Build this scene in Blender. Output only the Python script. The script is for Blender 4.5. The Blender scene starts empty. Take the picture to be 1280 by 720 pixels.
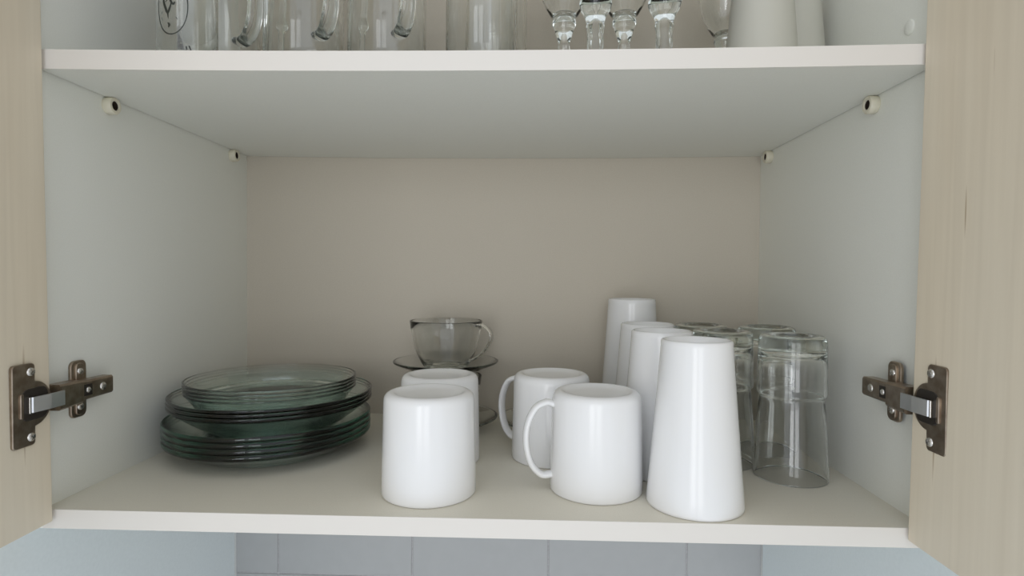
import bpy, bmesh, math, random
from mathutils import Vector, Matrix

random.seed(7)
S = bpy.context.scene
COL = S.collection
PI = math.pi

# ------------------------------------------------------------------ camera
W, D, H = .668, .3215, .3379          # inside width, depth, height of the lower compartment
TB = .0148                              # board thickness
cd = bpy.data.cameras.new('camera'); cam = bpy.data.objects.new('camera', cd); COL.objects.link(cam)
cd.sensor_width = 36; cd.lens = 20.25; cd.clip_start = .01; cd.clip_end = 50
cam.location = (.3766, -.4288, .1834)
cam.matrix_world = Matrix.Translation(cam.location) @ (
    Matrix.Rotation(.0341, 4, 'Z') @ Matrix.Rotation(-.0219, 4, 'X') @ Matrix.Rotation(-.0073, 4, 'Y')
    @ Matrix.Rotation(PI/2, 4, 'X'))
S.camera = cam

# ------------------------------------------------------------------ world and daylight
w = bpy.data.worlds.new('world'); S.world = w; w.use_nodes = True
w.node_tree.nodes['Background'].inputs[0].default_value = (.90, .945, 1.0, 1)
w.node_tree.nodes['Background'].inputs[1].default_value = .95


def area(name, loc, target, sx, sy, power, col):
    l = bpy.data.lights.new(name, 'AREA'); l.shape = 'RECTANGLE'; l.size = sx; l.size_y = sy
    l.energy = power; l.color = col
    o = bpy.data.objects.new(name, l); COL.objects.link(o); o.location = loc
    o.rotation_euler = (Vector(target)-Vector(loc)).to_track_quat('-Z', 'Y').to_euler()
    return o


area('window_daylight', (-.28, -2.3, .10), (.33, .1, .1), .52, 1.3, 7, (.96, .98, 1))
area('window_daylight', (.42, -2.3, .10), (.33, .1, .1), .52, 1.3, 5.5, (.96, .98, 1))

S.view_settings.view_transform = 'Standard'; S.view_settings.look = 'None'
S.view_settings.gamma = 1; S.view_settings.use_curve_mapping = False
S.view_settings.exposure = .06
S.cycles.max_bounces = 44; S.cycles.transmission_bounces = 44; S.cycles.glossy_bounces = 8
S.cycles.diffuse_bounces = 5; S.cycles.caustics_refractive = True; S.cycles.caustics_reflective = False
S.cycles.sample_clamp_indirect = 6; S.cycles.use_denoising = True


# ------------------------------------------------------------------ materials
def mat(name, col, rough=.5, metal=0, spec=.5, coat=0):
    m = bpy.data.materials.new(name); m.use_nodes = True
    b = m.node_tree.nodes['Principled BSDF']
    b.inputs['Base Color'].default_value = (*col, 1); b.inputs['Roughness'].default_value = rough
    b.inputs['Metallic'].default_value = metal; b.inputs['Specular IOR Level'].default_value = spec
    b.inputs['Coat Weight'].default_value = coat
    return m


def noisy(m, scale, c1, c2, detail=3, stretch=(1, 1, 1), bump=0, bdist=.001):
    nt = m.node_tree; b = nt.nodes['Principled BSDF']
    tc = nt.nodes.new('ShaderNodeTexCoord'); mp = nt.nodes.new('ShaderNodeMapping')
    mp.inputs['Scale'].default_value = stretch
    n = nt.nodes.new('ShaderNodeTexNoise'); n.inputs['Scale'].default_value = scale
    n.inputs['Detail'].default_value = detail
    r = nt.nodes.new('ShaderNodeValToRGB')
    r.color_ramp.elements[0].color = (*c1, 1); r.color_ramp.elements[1].color = (*c2, 1)
    r.color_ramp.elements[0].position = .35; r.color_ramp.elements[1].position = .65
    nt.links.new(tc.outputs['Object'], mp.inputs[0]); nt.links.new(mp.outputs[0], n.inputs['Vector'])
    nt.links.new(n.outputs[0], r.inputs[0]); nt.links.new(r.outputs[0], b.inputs['Base Color'])
    if bump:
        bp = nt.nodes.new('ShaderNodeBump'); bp.inputs['Strength'].default_value = bump
        bp.inputs['Distance'].default_value = bdist
        nt.links.new(n.outputs[0], bp.inputs['Height']); nt.links.new(bp.outputs[0], b.inputs['Normal'])
    return m


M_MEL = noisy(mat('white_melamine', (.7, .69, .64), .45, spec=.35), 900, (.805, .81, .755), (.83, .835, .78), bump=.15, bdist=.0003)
M_FLOOR = noisy(mat('shade_tinted_white_melamine', (.7, .69, .64), .5, spec=.3), 900, (.705, .672, .58), (.74, .705, .61), bump=.15, bdist=.0003)  # bottom board: same melamine, door shade and warm bounce put into its colour
M_BACK = noisy(mat('beige_back_board', (.6, .56, .48), .6, spec=.25), 700, (.565, .515, .435), (.59, .54, .46))
M_EDGE = mat('white_edge_banding', (.74, .705, .66), .4)
M_PANEL = noisy(mat('white_lacquer', (.78, .82, .83), .35), 300, (.79, .85, .87), (.82, .88, .90))
M_TILE = noisy(mat('grey_glazed_tile', (.42, .44, .45), .22), 60, (.445, .45, .455), (.455, .46, .465), bump=.2, bdist=.0006)
M_GROUT = noisy(mat('grout', (.5, .5, .5), .9), 400, (.44, .43, .44), (.52, .51, .52))
M_TOP = noisy(mat('pale_worktop', (.6, .6, .58), .35), 500, (.76, .77, .77), (.82, .83, .83))
M_WALL = mat('painted_wall', (.7, .7, .68), .8)
M_OPAL = mat('opal_white_glass', (.83, .83, .835), .16, spec=.5)
M_OPAL.node_tree.nodes['Principled BSDF'].inputs['Subsurface Weight'].default_value = .12
M_OPAL.node_tree.nodes['Principled BSDF'].inputs['Subsurface Radius'].default_value = (.004, .004, .0045)
M_PLASTIC = mat('cream_plastic', (.72, .68, .55), .45)
M_HOLE = mat('dark_hole', (.03, .018, .01), .8)
M_STEEL = noisy(mat('nickel_plated_steel', (.30, .27, .235), .34, metal=1), 150, (.30, .24, .19), (.42, .35, .28))
M_DARK = mat('dark_hinge_cavity', (.05, .042, .036), .45, metal=.6)
M_CHROME = mat('bright_steel', (.86, .88, .91), .34, metal=1)
M_SCREW = mat('screw_steel', (.62, .6, .57), .25, metal=1)
M_PRINT = mat('black_print', (.02, .025, .02), .5)


def glass(name, tint, vol=None, dens=0, rough=0):
    m = bpy.data.materials.new(name); m.use_nodes = True; nt = m.node_tree
    b = nt.nodes['Principled BSDF']
    b.inputs['Base Color'].default_value = (*tint, 1); b.inputs['Roughness'].default_value = rough
    b.inputs['Transmission Weight'].default_value = 1; b.inputs['IOR'].default_value = 1.5
    if vol:
        v = nt.nodes.new('ShaderNodeVolumeAbsorption')
        v.inputs['Color'].default_value = (*vol, 1); v.inputs['Density'].default_value = dens
        nt.links.new(v.outputs[0], nt.nodes['Material Output'].inputs['Volume'])
    return m


M_GLASS = glass('clear_glass', (.985, .99, .985), (.55, .70, .62), 6)
M_FROST = glass('frosted_glass', (.78, .765, .68), rough=.5)
M_FROST.node_tree.nodes['Principled BSDF'].inputs['Transmission Weight'].default_value = .35
M_GREEN = glass('green_tinted_glass', (.97, .985, .98), (.12, .62, .50), 13)
M_CUP = glass('clear_cup_glass', (.98, .985, .98), (.45, .62, .52), 7)


def wood():
    m = mat('pale_maple_veneer', (.6, .5, .38), .5, spec=.35)
    nt = m.node_tree; b = nt.nodes['Principled BSDF']
    tc = nt.nodes.new('ShaderNodeTexCoord')

    def nz(scale, st, det):
        mp = nt.nodes.new('ShaderNodeMapping'); mp.inputs['Scale'].default_value = st
        n = nt.nodes.new('ShaderNodeTexNoise'); n.inputs['Scale'].default_value = scale
        n.inputs['Detail'].default_value = det; n.inputs['Distortion'].default_value = .3
        nt.links.new(tc.outputs['Object'], mp.inputs[0]); nt.links.new(mp.outputs[0], n.inputs['Vector'])
        return n
    a = nz(150, (1, 1, .035), 5); c = nz(9, (1, 1, .14), 3); k = nz(150, (1, 1, .045), 1)
    r = nt.nodes.new('ShaderNodeValToRGB')
    e = r.color_ramp.elements
    e[0].position = .3; e[0].color = (.70, .63, .51, 1); e[1].position = .7; e[1].color = (.75, .68, .555, 1)
    nt.links.new(a.outputs[0], r.inputs[0])
    r2 = nt.nodes.new('ShaderNodeValToRGB'); e = r2.color_ramp.elements
    e[0].position = .35; e[0].color = (.98, .945, .90, 1); e[1].position = .65; e[1].color = (1, 1, 1, 1)
    nt.links.new(c.outputs[0], r2.inputs[0])
    r3 = nt.nodes.new('ShaderNodeValToRGB'); e = r3.color_ramp.elements
    e[0].position = .715; e[0].color = (1, 1, 1, 1); e[1].position = .765; e[1].color = (.55, .46, .36, 1)
    nt.links.new(k.outputs[0], r3.inputs[0])

    def mul(x, y):
        n = nt.nodes.new('ShaderNodeMix'); n.data_type = 'RGBA'; n.blend_type = 'MULTIPLY'
        n.inputs['Factor'].default_value = 1
        nt.links.new(x, n.inputs[6]); nt.links.new(y, n.inputs[7]); return n.outputs[2]
    nt.links.new(mul(mul(r.outputs[0], r2.outputs[0]), r3.outputs[0]), b.inputs['Base Color'])
    return m


M_WOOD = wood()


# ------------------------------------------------------------------ helpers
def link(name, bm, m, parent=None, smooth=False, loc=None, autos=None):
    me = bpy.data.meshes.new(name)
    bmesh.ops.recalc_face_normals(bm, faces=bm.faces)
    bm.to_mesh(me); bm.free()
    if isinstance(m, (list, tuple)):
        for x in m: me.materials.append(x)
    else:
        me.materials.append(m)
    if smooth:
        me.polygons.foreach_set('use_smooth', [True]*len(me.polygons))
        if autos:
            me.set_sharp_from_angle(angle=math.radians(autos))
    o = bpy.data.objects.new(name, me); COL.objects.link(o)
    if parent: o.parent = parent
    if loc: o.location = loc
    return o


def box(x0, x1, y0, y1, z0, z1, bev=0, bm=None, seg=2):
    b = bmesh.new()
    bmesh.ops.create_cube(b, size=1, matrix=Matrix.Translation(((x0+x1)/2, (y0+y1)/2, (z0+z1)/2))
                          @ Matrix.Diagonal((abs(x1-x0), abs(y1-y0), abs(z1-z0), 1)))
    if bev: bmesh.ops.bevel(b, geom=b.edges[:], offset=bev, segments=seg, affect='EDGES', profile=.5)
    return join(bm, b)


def join(bm, b):
    if bm is None: return b
    me = bpy.data.meshes.new('tmp'); b.to_mesh(me); b.free(); bm.from_mesh(me); bpy.data.meshes.remove(me)
    return bm


def lathe(prof, seg=96, bm=None, closed=False):
    """prof: (r, z) list; points with r==0 become poles; closed joins last to first."""
    b = bmesh.new(); rings = []
    for r, z in prof:
        if r <= 1e-7: rings.append([b.verts.new((0, 0, z))])
        else: rings.append([b.verts.new((r*math.cos(2*PI*i/seg), r*math.sin(2*PI*i/seg), z)) for i in range(seg)])
    pairs = list(zip(rings, rings[1:]))
    if closed: pairs.append((rings[-1], rings[0]))
    for a, c in pairs:
        for i in range(seg):
            j = (i+1) % seg
            if len(a) == 1 and len(c) == 1: continue
            if len(a) == 1: b.faces.new((a[0], c[i], c[j]))
            elif len(c) == 1: b.faces.new((a[i], a[j], c[0]))
            else: b.faces.new((a[i], a[j], c[j], c[i]))
    return join(bm, b)


def arc(cr, cz, r, a0, a1, n=5):
    return [(cr+r*math.cos(math.radians(a0+(a1-a0)*i/n)), cz+r*math.sin(math.radians(a0+(a1-a0)*i/n))) for i in range(n+1)]


def spline(pts, n=8, closed=False):
    pts = [Vector(p) for p in pts]; out = []; N = len(pts)
    for i in range(N if closed else N-1):
        p0 = pts[(i-1) % N] if (closed or i > 0) else pts[0]*2-pts[1]
        p1 = pts[i]; p2 = pts[(i+1) % N]
        p3 = pts[(i+2) % N] if (closed or i+2 < N) else pts[-1]*2-pts[-2]
        for k in range(n):
            t = k/n
            out.append(.5*((2*p1)+(p2-p0)*t+(2*p0-5*p1+4*p2-p3)*t*t+(3*p1-p0-3*p2+p3)*t**3))
    if not closed: out.append(pts[-1])
    return out


def sweep(path, rn, rb, side, seg=14, bm=None):
    """tube along path; elliptical section: rn in the plane of the path, rb along 'side'."""
    b = bmesh.new(); side = Vector(side).normalized(); rings = []
    n = len(path)
    for i, p in enumerate(path):
        t = (path[min(i+1, n-1)]-path[max(i-1, 0)]).normalized()
        nn = side.cross(t).normalized()
        a = rn(i/(n-1)) if callable(rn) else rn
        c = rb(i/(n-1)) if callable(rb) else rb
        rings.append([b.verts.new(p+nn*a*math.cos(2*PI*k/seg)+side*c*math.sin(2*PI*k/seg)) for k in range(seg)])
    for r0, r1 in zip(rings, rings[1:]):
        for k in range(seg):
            b.faces.new((r0[k], r0[(k+1) % seg], r1[(k+1) % seg], r1[k]))
    b.faces.new(rings[0][::-1]); b.faces.new(rings[-1])
    return join(bm, b)


def empty(name, loc=(0, 0, 0), rz=0):
    o = bpy.data.objects.new(name, None); COL.objects.link(o); o.location = loc; o.rotation_euler = (0, 0, rz)
    o.empty_display_size = .02
    return o


def tag(o, label=None, cat=None, group=None, kind=None):
    if label: o['label'] = label
    if cat: o['category'] = cat
    if group: o['group'] = group
    if kind: o['kind'] = kind
    return o


def copy_tree(o, parent=None):
    c = o.copy(); COL.objects.link(c)
    if parent: c.parent = parent
    for ch in [x for x in S.objects if x.parent == o]: copy_tree(ch, c)
    return c


def place(o, loc, rz=None):
    o.location = loc
    if rz is not None: o.rotation_euler = (0, 0, rz)
    return o


# ------------------------------------------------------------------ setting: tiled wall, side panels, worktop
YW = D+.018                               # face of the kitchen wall tiles
wall = link('wall_back', box(-.9, 1.6, YW+.008, YW+.1, -1.4, 1.1), M_WALL); tag(wall, kind='structure')
gr = link('grout', box(-.0257, .6846, YW+.0012, YW+.0075, -.52, -.02), M_GROUT, wall)
TP, ZJ = .1845, -.2268
proto = None
for row in range(3):
    for k in range(-1, 4):
        x0 = .0330+TP*k+.0009; x1 = x0+TP-.0018
        if k == -1: x0 = -.0250
        if k == 3: x1 = .6840
        z1 = ZJ+TP*(1-row)-.0009; z0 = z1-TP+.0018
        z1 = min(z1, -.0165)
        jit = random.uniform(-.0002, .0002)
        t = link('tile', box(x0, x1, YW+jit, YW+.006, z0, z1, bev=.0009), M_TILE, wall)
tp = link('worktop', box(-.9, 1.5, -.32, YW, -.565, -.527, bev=.003), M_TOP)
tag(tp, 'pale stone-look worktop running along the tiled wall below the cabinet', 'worktop')

lp = link('end_panel', box(-.040, -.0235, -.33, YW-.0075, -.527, -.0165, bev=.0008), M_PANEL)
tag(lp, 'glossy white upright panel under the left end of the cabinet', 'panel')
# right panel: its lower back corner is cut off at a slant
b = bmesh.new()
pr = [(-.33, -.0165), (YW-.006, -.0165), (YW-.006, -.212), (YW-.012, -.224), (YW-.05, -.262), (-.33, -.262)]
x0, x1 = .6835, .705
f1 = [b.verts.new((x0, y, z)) for y, z in pr]; f2 = [b.verts.new((x1, y, z)) for y, z in pr]
b.faces.new(f1); b.faces.new(f2[::-1])
for i in range(len(pr)): b.faces.new((f1[i], f2[i], f2[(i+1) % len(pr)], f1[(i+1) % len(pr)]))
bmesh.ops.bevel(b, geom=b.edges[:], offset=.0008, segments=1, affect='EDGES')
rp = link('end_panel', b, M_PANEL)
tag(rp, 'white panel with a cut lower corner under the right end of the cabinet', 'panel')

# ------------------------------------------------------------------ wall cabinet
HT = .74
cab = empty('wall_cabinet', (0, 0, 0))
tag(cab, 'white wall cabinet standing open with pale wooden doors', 'cabinet')
sp = link('side_panel', box(-TB, 0, 0, D+.004, -TB, HT, bev=.0005), M_MEL, cab)
sp2 = link('side_panel', box(W, W+TB, 0, D+.004, -TB, HT, bev=.0005), M_MEL, cab)
link('back_panel', box(0, W, D, D+.004, 0, HT-TB), M_BACK, cab)
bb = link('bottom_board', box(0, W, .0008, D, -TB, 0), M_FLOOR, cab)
link('edge_strip', box(0, W, 0, .0008, -TB, 0, bev=.0002), M_EDGE, bb)
link('top_board', box(0, W, 0, D, HT-TB, HT), M_MEL, cab)
link('cap', lathe([(0, .0012), (.0050, .0012), (.0058, .0006), (.006, 0)], 32), M_MEL, sp2, smooth=True
     ).matrix_local = Matrix.Translation((W, .0326, .3780)) @ Matrix.Rotation(-PI/2, 4, 'Y')

# shelf supports: cream plastic sleeves with a dark hole
for (x, y, sx) in ((0, .0717, 1), (0, .2821, 1), (W, .0748, -1), (W, .2895, -1)):
    R0 = .0075
    p = lathe([(0, 0), (R0*.93, 0), (R0, .0008), (R0, .0068), (R0*.9, .0078), (.0045, .0078), (.0041, .0074), (.0041, .002), (0, .002)], 40)
    o = link('shelf_support', p, M_PLASTIC, cab, smooth=True, autos=40)
    o.matrix_local = Matrix.Translation((x, y, H-.0073)) @ Matrix.Rotation(sx*PI/2, 4, 'Y')
    h = link('socket', lathe([(0, .0021), (.0040, .0021), (.0040, .0068), (.0034, .0068), (.0030, .003), (0, .003)], 32), M_HOLE, o)

# the loose shelf, sagging a little in the middle
def sag(x): t = min(max(x/W, 0), 1); return -.0030*4*t*(1-t)


def shelf_bm(x0, x1, y0, y1, z0, z1):
    b = bmesh.new(); n = 40; rows = []
    for i in range(n+1):
        x = x0+(x1-x0)*i/n; s = sag(x)
        rows.append([b.verts.new(p) for p in ((x, y0, z0+s), (x, y1, z0+s), (x, y1, z1+s), (x, y0, z1+s))])
    for a, c in zip(rows, rows[1:]):
        for k in range(4): b.faces.new((a[k], a[(k+1) % 4], c[(k+1) % 4], c[k]))
    b.faces.new(rows[0]); b.faces.new(rows[-1][::-1])
    return b


shelf = link('cabinet_shelf', shelf_bm(.001, W-.001, .0008, D-.001, H, H+TB), M_MEL)
tag(shelf, 'white melamine shelf across the cabinet, sagging slightly under glassware', 'shelf')
link('edge_strip', shelf_bm(.001, W-.001, 0, .0008, H, H+TB), M_EDGE, shelf)
ZS = H+TB
def top_z(x): return ZS+sag(x)+.0001

# doors: pale maple, hinged inwards over the side panels
DL = .38
for s in (0, 1):
    th = .016
    b = box(-th, 0, -DL, 0, -.0075, HT+.004, bev=.0008) if s == 0 else box(0, th, -DL, 0, -.0075, HT+.004, bev=.0008)
    d = link('door', b, M_WOOD, cab)
    if s == 0:
        d.location = (.0112, -.0035, 0); d.rotation_euler = (0, math.radians(-.75), math.radians(1.0))
        d['label'] = 'pale maple door opened to the left'
    else:
        d.location = (.6520, -.0035, 0); d.rotation_euler = (0, math.radians(.75), 0)
        d['label'] = 'pale maple door opened to the right'


def rounded_plate(y0, y1, z0, z1, x0, x1, r, corners=(1, 1, 1, 1), bev=.0005, bm=None):
    """plate in the y-z plane; corners: (y0z0, y1z0, y1z1, y0z1) rounded or square"""
    pts = []
    for (cy, cz, a, f) in ((y0, z0, 180, corners[0]), (y1, z0, 270, corners[1]), (y1, z1, 0, corners[2]), (y0, z1, 90, corners[3])):
        q = r*f+.0002
        ccy = cy+q if cy == y0 else cy-q; ccz = cz+q if cz == z0 else cz-q
        for k in range(6):
            t = math.radians(a+90*k/5); pts.append((ccy+q*math.cos(t), ccz+q*math.sin(t)))
    b = bmesh.new()
    A = [b.verts.new((x0, y, z)) for y, z in pts]
    Bv = [b.verts.new((x1-bev, y, z)) for y, z in pts]
    cy = (y0+y1)/2; cz = (z0+z1)/2
    Cv = [b.verts.new((x1, cy+(y-cy)*(1-2*bev/abs(y1-y0)), cz+(z-cz)*(1-2*bev/abs(z1-z0)))) for y, z in pts]
    n = len(pts)
    for P, Q in ((A, Bv), (Bv, Cv)):
        for i in range(n): b.faces.new((P[i], P[(i+1) % n], Q[(i+1) % n], Q[i]))
    b.faces.new(A[::-1]); b.faces.new(Cv)
    return join(bm, b)


def screw_bm():
    b = lathe([(0, .0013), (.0006, .0013), (.0022, .0012), (.0030, .0007), (.0033, 0), (0, 0)], 24)
    box(-.0019, .0019, -.00035, .00035, .0011, .00145, bm=b); box(-.00035, .00035, -.0019, .0019, .0011, .00145, bm=b)
    return b


def hinge(side):
    """built for the left side in cabinet coordinates, mirrored for the right"""
    X0 = 0.0; XD = .0112
    root_bm = rounded_plate(.026, .0425, -.0235, .0235, X0, X0+.0022, .0045)      # winged mounting plate
    h = link('hinge', root_bm, M_STEEL, cab, smooth=True, autos=35)
    rounded = rounded_plate(.030, .0385, -.0215, .0215, .0022, .0034, .003)
    link('raised_rib', rounded, M_STEEL, h, smooth=True, autos=35)
    # channel-shaped arm
    b = bmesh.new()
    def chan(sec_a, sec_b):
        A = [b.verts.new(p) for p in sec_a]; Bq = [b.verts.new(p) for p in sec_b]; n = len(A)
        for i in range(n): b.faces.new((A[i], A[(i+1) % n], Bq[(i+1) % n], Bq[i]))
        b.faces.new(A[::-1]); b.faces.new(Bq)
    def sec(y, xo, hz, xi=.003): return [(xi, y, -hz), (xo, y, -hz), (xo+.0012, y, -hz+.0015), (xo+.0012, y, hz-.0015), (xo, y, hz), (xi, y, hz)]
    chan(sec(-.0005, .0145, .0100, .004), sec(.024, .0135, .0092))
    arm = link('hinge_arm', b, M_STEEL, h, smooth=True, autos=30)
    b = bmesh.new(); chan(sec(.024, .0112, .0080), sec(.0595, .0112, .0075)); link('arm_base', b, M_STEEL, h, smooth=True, autos=30)
    link('slot', box(.0112, .0126, .027, .036, -.0048, .0048, bev=.0004), M_DARK, arm)
    # adjusting screws
    def scr(x, y, z, scale=1, yaw=0):
        o = link('screw', screw_bm(), M_SCREW, h, smooth=True, autos=35)
        o.matrix_local = Matrix.Translation((x, y, z)) @ Matrix.Rotation(PI/2, 4, 'Y') @ Matrix.Rotation(.5+yaw, 4, 'Z') @ Matrix.Diagonal((scale, scale, 1, 1))
    scr(.0123, .048, 0, 1.05, .3); scr(.0124, .0315, 0, .75, .8)
    scr(.0034, .0343, .0145, .95); scr(.0034, .0343, -.0145, .95, .6)
    # cup plate on the door, with the half-round cup towards the hinge side
    cp = rounded_plate(-.0385, -.0195, -.0300, .0300, XD-.0006, XD+.0016, .0025)
    n = 24; bq = bmesh.new(); pts = [(-.0205+.0155*math.cos(t), .0165*math.sin(t)) for t in [(-PI/2)+PI*i/n for i in range(n+1)]]
    A = [bq.verts.new((XD-.0006, y, z)) for y, z in pts]; Bv = [bq.verts.new((XD+.0012, y, z)) for y, z in pts]
    for i in range(n): bq.faces.new((A[i], A[i+1], Bv[i+1], Bv[i]))
    bq.faces.new((A[-1], A[0], Bv[0], Bv[-1])); bq.faces.new(A[::-1]); bq.faces.new(Bv)
    cp = join(cp, bq)
    link('cup_plate', cp, M_STEEL, h, smooth=True, autos=35)
    link('cup_cavity', rounded_plate(-.0315, -.0085, -.0118, .0118, XD+.0005, XD+.0020, .0055), M_DARK, h, smooth=True, autos=35)
    link('cup_lip', rounded_plate(-.0330, -.0300, -.0090, .0090, XD+.0015, XD+.0028, .001), M_STEEL, h, smooth=True, autos=35)
    scr(XD+.0016, -.0232, .0238); scr(XD+.0016, -.0232, -.0238, 1, .5)
    # bright link between cup and arm
    b = bmesh.new()
    def bar(P, hz, th):
        A = []
        for (x, y) in P: A.append([b.verts.new((x, y, -hz)), b.verts.new((x, y, hz)), b.verts.new((x-th, y, hz)), b.verts.new((x-th, y, -hz))])
        for r0, r1 in zip(A, A[1:]):
            for k in range(4): b.faces.new((r0[k], r0[(k+1) % 4], r1[(k+1) % 4], r1[k]))
        b.faces.new(A[0][::-1]); b.faces.new(A[-1])
    bar([(XD+.0036, -.0262), (XD+.0050, -.0250), (XD+.0066, -.0110), (.0178, .0014)], .0056, .0016)
    link('link_arm', b, M_CHROME, h)
    link('link_end', box(XD+.001, XD+.0048, -.0278, -.0262, -.0060, .0060, bev=.0004), M_SCREW, h)
    if side == 'left':
        h.location = (0, 0, .0868); h['label'] = 'nickel hinge joining the left door'
    else:
        h.location = (W-.0028, 0, .0940); h.scale = (-1, 1, 1); h['label'] = 'nickel hinge joining the right door'
    return h


hinge('left'); hinge('right')

# ------------------------------------------------------------------ glass plates, three nested stacks
def plate_bm(foot, rim, depth, th, power, seg=112):
    n = 12
    out = [(foot+(rim-foot)*i/n, depth*(i/n)**power) for i in range(n+1)]
    prof = [(0, .0006), (foot*.86, .0006), (foot*.9, 0), (foot*.98, 0)] + out[1:]
    prof += [(rim+.0006, depth+th*.35), (rim+.0005, depth+th*.75), (rim-.0006, depth+th-.0003)]
    inner = [(r, z+th) for r, z in reversed(out[1:-1])]
    prof += inner + [(foot*.98, th), (foot*.5, th), (0, th)]
    return lathe(prof, seg)


def stack(name, cat, bm, base, pitch, n, labels, group, jit=.0002):
    o0 = link(name, bm, M_GREEN, smooth=True, autos=60)
    for k in range(n):
        o = o0 if k == 0 else copy_tree(o0)
        place(o, (base[0]+random.uniform(-jit, jit), base[1]+random.uniform(-jit, jit), base[2]+pitch*k), 0)
        tag(o, labels[k], cat, group)


stack('dinner_plate', 'plate', plate_bm(.068, .1005, .0165, .0049, 1.15), (.1035, .168, .0001), .0056, 4,
      ['large flat green glass plate lying on the cabinet bottom, lowest of all plates',
       'large flat green glass plate second from the cabinet bottom',
       'large flat green glass plate just beneath the topmost flat one',
       'large flat green glass plate carrying the deep plates, its rim jutting out'], 'large flat glass plates in the lower stack')
stack('soup_plate', 'plate', plate_bm(.056, .0992, .0285, .0033, 1.2), (.1060, .1695, .0222), .0040, 3,
      ['deep green glass plate, lowest of the three under the small plates',
       'deep green glass plate, middle of the three under the small plates',
       'deep green glass plate, topmost of three, holding the small plates'], 'deep glass plates in the middle of the pile')
stack('side_plate', 'plate', plate_bm(.0725, .0838, .0165, .0026, .8), (.1045, .1695, .0466), .0034, 4,
      ['small green glass plate, lowest of the small ones in the deep plate',
       'small green glass plate, second up of the four small ones',
       'small green glass plate just under the top one of the pile',
       'small green glass plate at the very top of the plate pile'], 'small glass plates on top of the pile')


# ------------------------------------------------------------------ white mugs, upside down
def mug_body():
    out = [(.0385, .0000)] + [(.0393, .0006), (.0397, .0018)]
    out += [(.0397-(.0397-.0381)*t, .0018+(.0775-.0018)*t) for t in (.15, .3, .5, .7, .85, 1)]
    out += arc(.0316, .0790, .0062, 12, 90, 7)
    out += [(.0300, .0851), (.0285, .0843), (.0262, .0832), (.020, .0822), (0, .0816)]
    inn = [(0, .0762), (.028, .0760), (.0330, .074), (.0346, .069), (.0352, .04), (.0362, .005), (.0370, .0006), (.0378, 0)]
    return lathe(out+inn, 96, closed=True)


def mug():
    e = empty('mug')
    link('body', mug_body(), M_OPAL, e, smooth=True, autos=70)
    pts = [(.0372, 0, .0735), (.0440, 0, .0752), (.0535, 0, .0700), (.0600, 0, .0560), (.0610, 0, .0400), (.0570, 0, .0235), (.0480, 0, .0135), (.0385, 0, .0135)]
    link('handle', sweep(spline(pts, 7), .0028, .0052, (0, 1, 0), 16), M_OPAL, e, smooth=True)
    return e


m0 = mug()
mugs = [((.2908, .0542), math.radians(136), 'white mug upside down at the front left, hiding the other left mug'),
        ((.2862, .1400), math.radians(92), 'white mug upside down behind the front left mug, before the glass cup'),
        ((.4334, .0682), math.radians(188), 'white mug upside down with its handle left, touching the big front tumbler'),
        ((.3975, .1530), math.radians(148), 'white mug upside down behind the right front mug, handle to back left')]
for i, (p, a, lab) in enumerate(mugs):
    o = m0 if i == 0 else copy_tree(m0)
    place(o, (p[0], p[1], .0001), a); tag(o, lab, 'mug', 'white mugs upside down on the cabinet bottom')


# ------------------------------------------------------------------ white tapered tumblers, upside down
def tumbler_bm(rb, rt, h):
    def R(t): return rb-(rb-rt)*(t**.93)
    out = [(rb-.0012, 0), (rb-.0003, .0006)] + [(R(t), h*t) for t in (.02, .1, .2, .35, .5, .65, .8, .9, .96)]
    out += [(rt+.0004, h-.0016), (rt-.0005, h-.0004), (rt-.0014, h), (rt-.0024, h-.0006), (rt-.0034, h-.0040), (rt-.0052, h-.0068), (0, h-.0076)]
    inn = [(0, h-.0125), (rt-.0060, h-.0125), (rt-.0035, h-.016)] + [(R(t)-.0028, h*t) for t in (.8, .5, .2, .02)] + [(rb-.0024, 0)]
    return lathe(out+inn, 96, closed=True)


big = link('tumbler', tumbler_bm(.0386, .0277, .1328), M_OPAL, smooth=True, autos=70)
for i, (x, y, lab) in enumerate((
        (.5100, .0400, 'tall white tapered tumbler upside down at the very front of its row'),
        (.4995, .1175, 'tall white tapered tumbler second in the row behind the front one'),
        (.5016, .1965, 'tall white tapered tumbler third in the row, before the tallest one'))):
    o = big if i == 0 else copy_tree(big)
    place(o, (x, y, .0001)); tag(o, lab, 'tumbler', 'white tapered tumblers in a row on the cabinet bottom')
o = link('tumbler', tumbler_bm(.0386, .0280, .1560), M_OPAL, smooth=True, autos=70, loc=(.4985, .2760, .0001))
tag(o, 'tallest white tapered tumbler at the back of its row by the back panel', 'tumbler', 'white tapered tumblers in a row on the cabinet bottom')


# ------------------------------------------------------------------ clear stacking glasses, upside down
def glass_bm():
    out = [(.0312, 0), (.0320, .0006), (.0322, .0018), (.0312, .020), (.0298, .045), (.0284, .062), (.0275, .0705),
           (.0274, .0740), (.0280, .0752), (.0293, .0760), (.0297, .0780), (.0293, .090), (.0292, .10), (.0290, .122), (.0287, .1262)]
    out += arc(.0240, .1262, .0046, 5, 85, 5)
    out += [(.0205, .1304), (.0185, .1285), (.010, .1272), (0, .1268)]
    inn = [(0, .1165), (.012, .1168), (.0225, .1158), (.0258, .110), (.0266, .098), (.0268, .080), (.0258, .072), (.0268, .058), (.0290, .030), (.0302, .004), (.0305, 0)]
    return lathe(out+inn, 80, closed=True)


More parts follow.
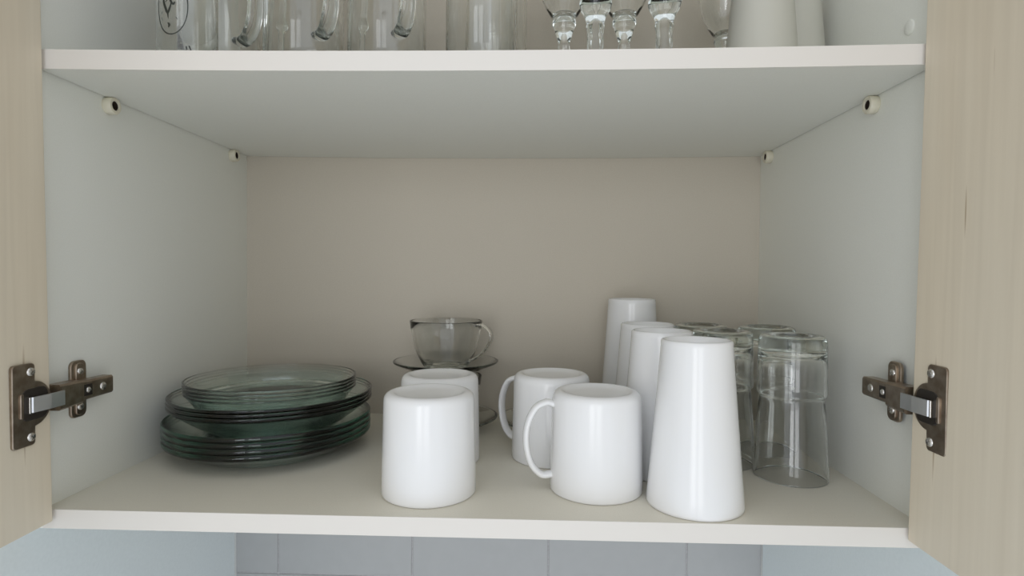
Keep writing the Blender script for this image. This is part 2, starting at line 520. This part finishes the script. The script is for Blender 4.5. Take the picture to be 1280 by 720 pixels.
g0 = link('drinking_glass', glass_bm(), M_GLASS, smooth=True, autos=60)
gl = [(.6165, .1080, 'clear stacking glass upside down at the front right, fully in view'),
      (.5655, .1480, 'clear stacking glass upside down beside the front white tumbler, half hidden'),
      (.5640, .2165, 'clear stacking glass upside down at the back behind the half hidden glass'),
      (.6290, .1985, 'clear stacking glass upside down at the back behind the front right glass')]
for i, (x, y, lab) in enumerate(gl):
    o = g0 if i == 0 else copy_tree(g0)
    place(o, (x, y, .0001), i*.7); tag(o, lab, 'glass', 'clear glasses upside down on the cabinet bottom')


# ------------------------------------------------------------------ glass cups and saucers
def saucer_bm():
    o_ = [(0, .0006), (.024, .0006), (.026, 0), (.030, 0), (.034, .0024), (.046, .0072), (.0600, .0130), (.0612, .0140), (.0613, .0151), (.0604, .0156)]
    i_ = [(.058, .0146), (.045, .0096), (.034, .0054), (.030, .0034), (.020, .0028), (0, .0028)]
    return lathe(o_+i_, 96)


def cup():
    e = empty('cup')
    o_ = [(0, .0008), (.018, .0008), (.0195, 0), (.022, 0), (.0235, .0016), (.0290, .010), (.0345, .022), (.0385, .036), (.0408, .048), (.0418, .0565), (.0420, .0578), (.0412, .0582)]
    i_ = [(.0402, .0575), (.0393, .048), (.0369, .036), (.0328, .022), (.0270, .011), (.021, .0045), (0, .0038)]
    link('bowl', lathe(o_+i_, 96), M_CUP, e, smooth=True, autos=60)
    pts = [(.0410, 0, .0540), (.0500, 0, .0545), (.0590, 0, .0480), (.0600, 0, .0390), (.0540, 0, .0280), (.0440, 0, .0190), (.0318, 0, .0130)]
    link('handle', sweep(spline(pts, 7), .0016, .0042, (0, 1, 0), 14), M_CUP, e, smooth=True)
    return e


s0 = link('saucer', saucer_bm(), M_CUP, smooth=True, autos=60)
sc = [((.2745, .2560, .0001), 'clear glass saucer on the cabinet bottom beneath the two cups'),
      ((.2748, .2560, .0658), 'clear glass saucer between the two stacked cups'),
      ((.4015, .2540, .0001), 'clear glass saucer behind the right rear mug, empty')]
for i, (p, lab) in enumerate(sc):
    o = s0 if i == 0 else copy_tree(s0)
    place(o, p, i); o.scale = (1.02, 1.02, 1.02); tag(o, lab, 'saucer', 'glass saucers')
c0 = cup()
for i, (p, a, lab) in enumerate((((.2745, .2560, .0036), 2.2, 'clear glass cup beneath the upper saucer, mostly hidden by a mug'),
                                 ((.2748, .2560, .0693), -.45, 'clear glass cup on top of the cup stack, handle to the right'))):
    o = c0 if i == 0 else copy_tree(c0)
    place(o, p, a); o.scale = (1.03, 1.03, 1.03); tag(o, lab, 'cup', 'glass cups on saucers')


# ------------------------------------------------------------------ top shelf: printed glass, beer mugs, vessels, stemware
def straight_bm(r, h, wall, base, rt=None, seg=80):
    rt = rt or r
    o_ = [(0, .0008), (r-.005, .0008), (r-.0035, 0), (r-.0015, 0), (r-.0003, .0008), (r, .0025), ((r+rt)/2, h/2), (rt, h-.0008), (rt-wall/2, h)]
    i_ = [(rt-wall, h-.0008), ((r+rt)/2-wall, h/2), (r-wall, base+.004), (r-wall-.003, base+.0008), (0, base)]
    return lathe(o_+i_, seg)


pg = link('printed_glass', straight_bm(.0228, .145, .0016, .008), M_GLASS, smooth=True, autos=60)
place(pg, (.0865, .0495, top_z(.08)))
tag(pg, 'slim clear glass with a black oval emblem at the left of the shelf', 'glass')


def ribbon(strokes, r):
    """printed strokes on a cylinder of radius r: each is (points (u,v) in metres, width)"""
    b = bmesh.new()
    for pts, wd in strokes:
        P = [Vector((p[0], p[1])) for p in pts]; n = len(P); L = []
        for i, p in enumerate(P):
            t = (P[min(i+1, n-1)]-P[max(i-1, 0)]); t = t.normalized() if t.length else Vector((1, 0))
            nn = Vector((-t.y, t.x)); ww = wd(i/(n-1)) if callable(wd) else wd
            L.append([p+nn*ww/2, p-nn*ww/2])
        ring = []
        for pair in L:
            q = []
            for rr in (r+.00003, r+.00012):
                for p in pair:
                    a = -PI/2+p.x/r
                    q.append(b.verts.new((rr*math.cos(a), rr*math.sin(a), p.y)))
            ring.append((q[0], q[1], q[3], q[2]))
        for a, c in zip(ring, ring[1:]):
            for k in range(4): b.faces.new((a[k], a[(k+1) % 4], c[(k+1) % 4], c[k]))
        b.faces.new(ring[0][::-1]); b.faces.new(ring[-1])
    return b


PX = .00066
def S2(pts, n=6): return [(p.x*PX, p.y*PX) for p in spline([(x, y, 0) for x, y in pts], n)]
EC = .397-.351                                          # emblem centre above the glass base
oval = [(19*math.cos(2*PI*i/48)*PX, 35*math.sin(2*PI*i/48)*PX) for i in range(49)]
strokes = [(oval, lambda t: .0006+.0004*abs(math.sin(2*PI*t+.6))),
           (S2([(-6, 22), (-9, 14), (-9.5, 5), (-7, -3), (-4, -9), (-1, -3), (1, 4)]), lambda t: .0009+.0012*math.sin(PI*t)),
           (S2([(-9, 5), (-8.5, 10), (-5, 12), (-4, 7), (-7, 4)]), .0007),
           (S2([(-4, -8), (-3.5, -13), (-3, -17)]), lambda t: .0016*(1-t)+.0002),
           (S2([(2, 20), (0, 12), (0, 5), (3, 1), (5, 4)]), lambda t: .0008+.0010*math.sin(PI*t)),
           (S2([(1, 10), (4, 9), (6, 13), (6, 20)]), .0015),
           (S2([(-4, -21), (-2, -23.5), (-3, -27)]), lambda t: .0006+.0012*math.sin(PI*t)),
           (S2([(-13, -14), (-11, -18)]), .0004), (S2([(6, -14), (7.5, -17)]), .0005), (S2([(-12, -7), (-13, -10)]), .0003),
           (S2([(17, -48), (17.5, -52)]), .0009), (S2([(20, -47), (22, -52)]), .0010)]
link('emblem', ribbon([([(u, v+EC) for u, v in p], wd) for p, wd in strokes], .0228), M_PRINT, pg)


def beer_mug():
    e = empty('beer_mug')
    link('body', straight_bm(.036, .140, .0036, .012), M_GLASS, e, smooth=True, autos=60)
    pts = [(.0352, 0, .0450), (.0430, 0, .0435), (.0530, 0, .0465), (.0610, 0, .0570), (.0635, 0, .0740), (.0630, 0, .0950), (.0560, 0, .1120), (.0440, 0, .1170), (.0352, 0, .1160)]
    link('handle', sweep(spline(pts, 7), .0042, .0070, (0, 1, 0), 16), M_GLASS, e, smooth=True)
    return e


b0 = beer_mug()
for i, (x, y, a, lab) in enumerate(((.0765, .1180, -35, 'clear glass beer mug nearest the printed glass on the shelf'),
                                    (.1611, .1100, -48, 'clear glass beer mug, middle one of the three on the shelf'),
                                    (.2399, .1100, -60, 'clear glass beer mug next to the wide glass vessels'))):
    o = b0 if i == 0 else copy_tree(b0)
    place(o, (x, y, top_z(x)), math.radians(a)); tag(o, lab, 'mug', 'glass beer mugs on the shelf')

j0 = link('glass_vase', straight_bm(.0325, .170, .0030, .009), M_GLASS, smooth=True, autos=60)
for i, (x, y, lab) in enumerate(((.3292, .1000, 'wide straight clear glass vessel, front one of two on the shelf'),
                                 (.3370, .1740, 'wide straight clear glass vessel behind the front one'))):
    o = j0 if i == 0 else copy_tree(j0)
    place(o, (x, y, top_z(x))); tag(o, lab, 'vessel', 'straight glass vessels on the shelf')


def stem_bm(foot, stem, bowl, h):
    """stem: (r, z) outline from foot to bowl start; bowl: (r, z) outside"""
    o_ = [(0, .0006), (foot*.9, 0), (foot, .0008), (foot-.0005, .0018), (foot*.5, .0030), (stem[0][0]+.002, .0050)] + stem + bowl
    i_ = [(r-.0013, z) for r, z in reversed(bowl)]
    return lathe(o_+i_+[(0, bowl[0][1]+.0035)], 64)


A_ = stem_bm(.0285, [(.0044, .008), (.0040, .030), (.0042, .052), (.0060, .0575), (.0058, .061), (.0050, .063), (.0062, .066), (.0082, .073), (.0098, .078), (.0118, .0825), (.0116, .0860), (.0104, .0885), (.0108, .0900)],
             [(.0135, .0915), (.0180, .0990), (.0245, .1120), (.0280, .1280), (.0285, .150), (.0270, .172)], .172)
B_ = stem_bm(.0290, [(.0080, .008), (.0072, .024), (.0070, .046), (.0082, .0520), (.0078, .0555), (.0090, .060), (.0128, .0665), (.0143, .0710), (.0140, .0745), (.0125, .078)],
             [(.0150, .0800), (.0200, .0880), (.0255, .1010), (.0285, .1200), (.0275, .150)], .150)
C_ = stem_bm(.0280, [(.0050, .008), (.0046, .040), (.0048, .086), (.0085, .093), (.0100, .099), (.0095, .105), (.0070, .111), (.0058, .118), (.0058, .150), (.0072, .172)],
             [(.0110, .1755), (.0180, .182), (.0240, .196), (.0260, .220), (.0255, .245)], .245)


def goblets(name, bm, spots, group):
    o0 = link(name, bm, M_GLASS, smooth=True, autos=60)
    for i, (x, y, lab) in enumerate(spots):
        o = o0 if i == 0 else copy_tree(o0)
        place(o, (x, y, top_z(x))); tag(o, lab, 'glass', group)


goblets('wine_glass', A_, ((.4068, .150, 'stemmed glass with a knobbed base right beside the wide vessels'),
                           (.4661, .150, 'stemmed glass with a knobbed base between the two thick stemmed goblets'),
                           (.5815, .200, 'stemmed glass partly hidden behind the frosted tumblers on the shelf')), 'wine glasses on the shelf')
goblets('goblet', B_, ((.4308, .085, 'goblet with a thick long stem and round knob, left of its pair'),
                       (.4909, .085, 'goblet with a thick long stem and round knob, nearer the frosted tumblers')), 'goblets on the shelf')
goblets('tall_wine_glass', C_, ((.0849, .220, 'tall stemmed glass behind the gap by the first beer mug'),
                                (.1765, .220, 'tall stemmed glass behind the gap by the middle beer mug')), 'tall stemmed glasses behind the beer mugs')

t0 = link('tumbler', tumbler_bm(.0335, .0235, .118), M_FROST, smooth=True, autos=70)
for i, (x, y, lab) in enumerate(((.5825, .1050, 'frosted tapered tumbler upside down on the upper shelf, front one'),
                                 (.6330, .1560, 'frosted tapered tumbler upside down on the upper shelf near the right wall'))):
    o = t0 if i == 0 else copy_tree(t0)
    place(o, (x, y, top_z(x))); tag(o, lab, 'tumbler', 'frosted tumblers on the upper shelf')
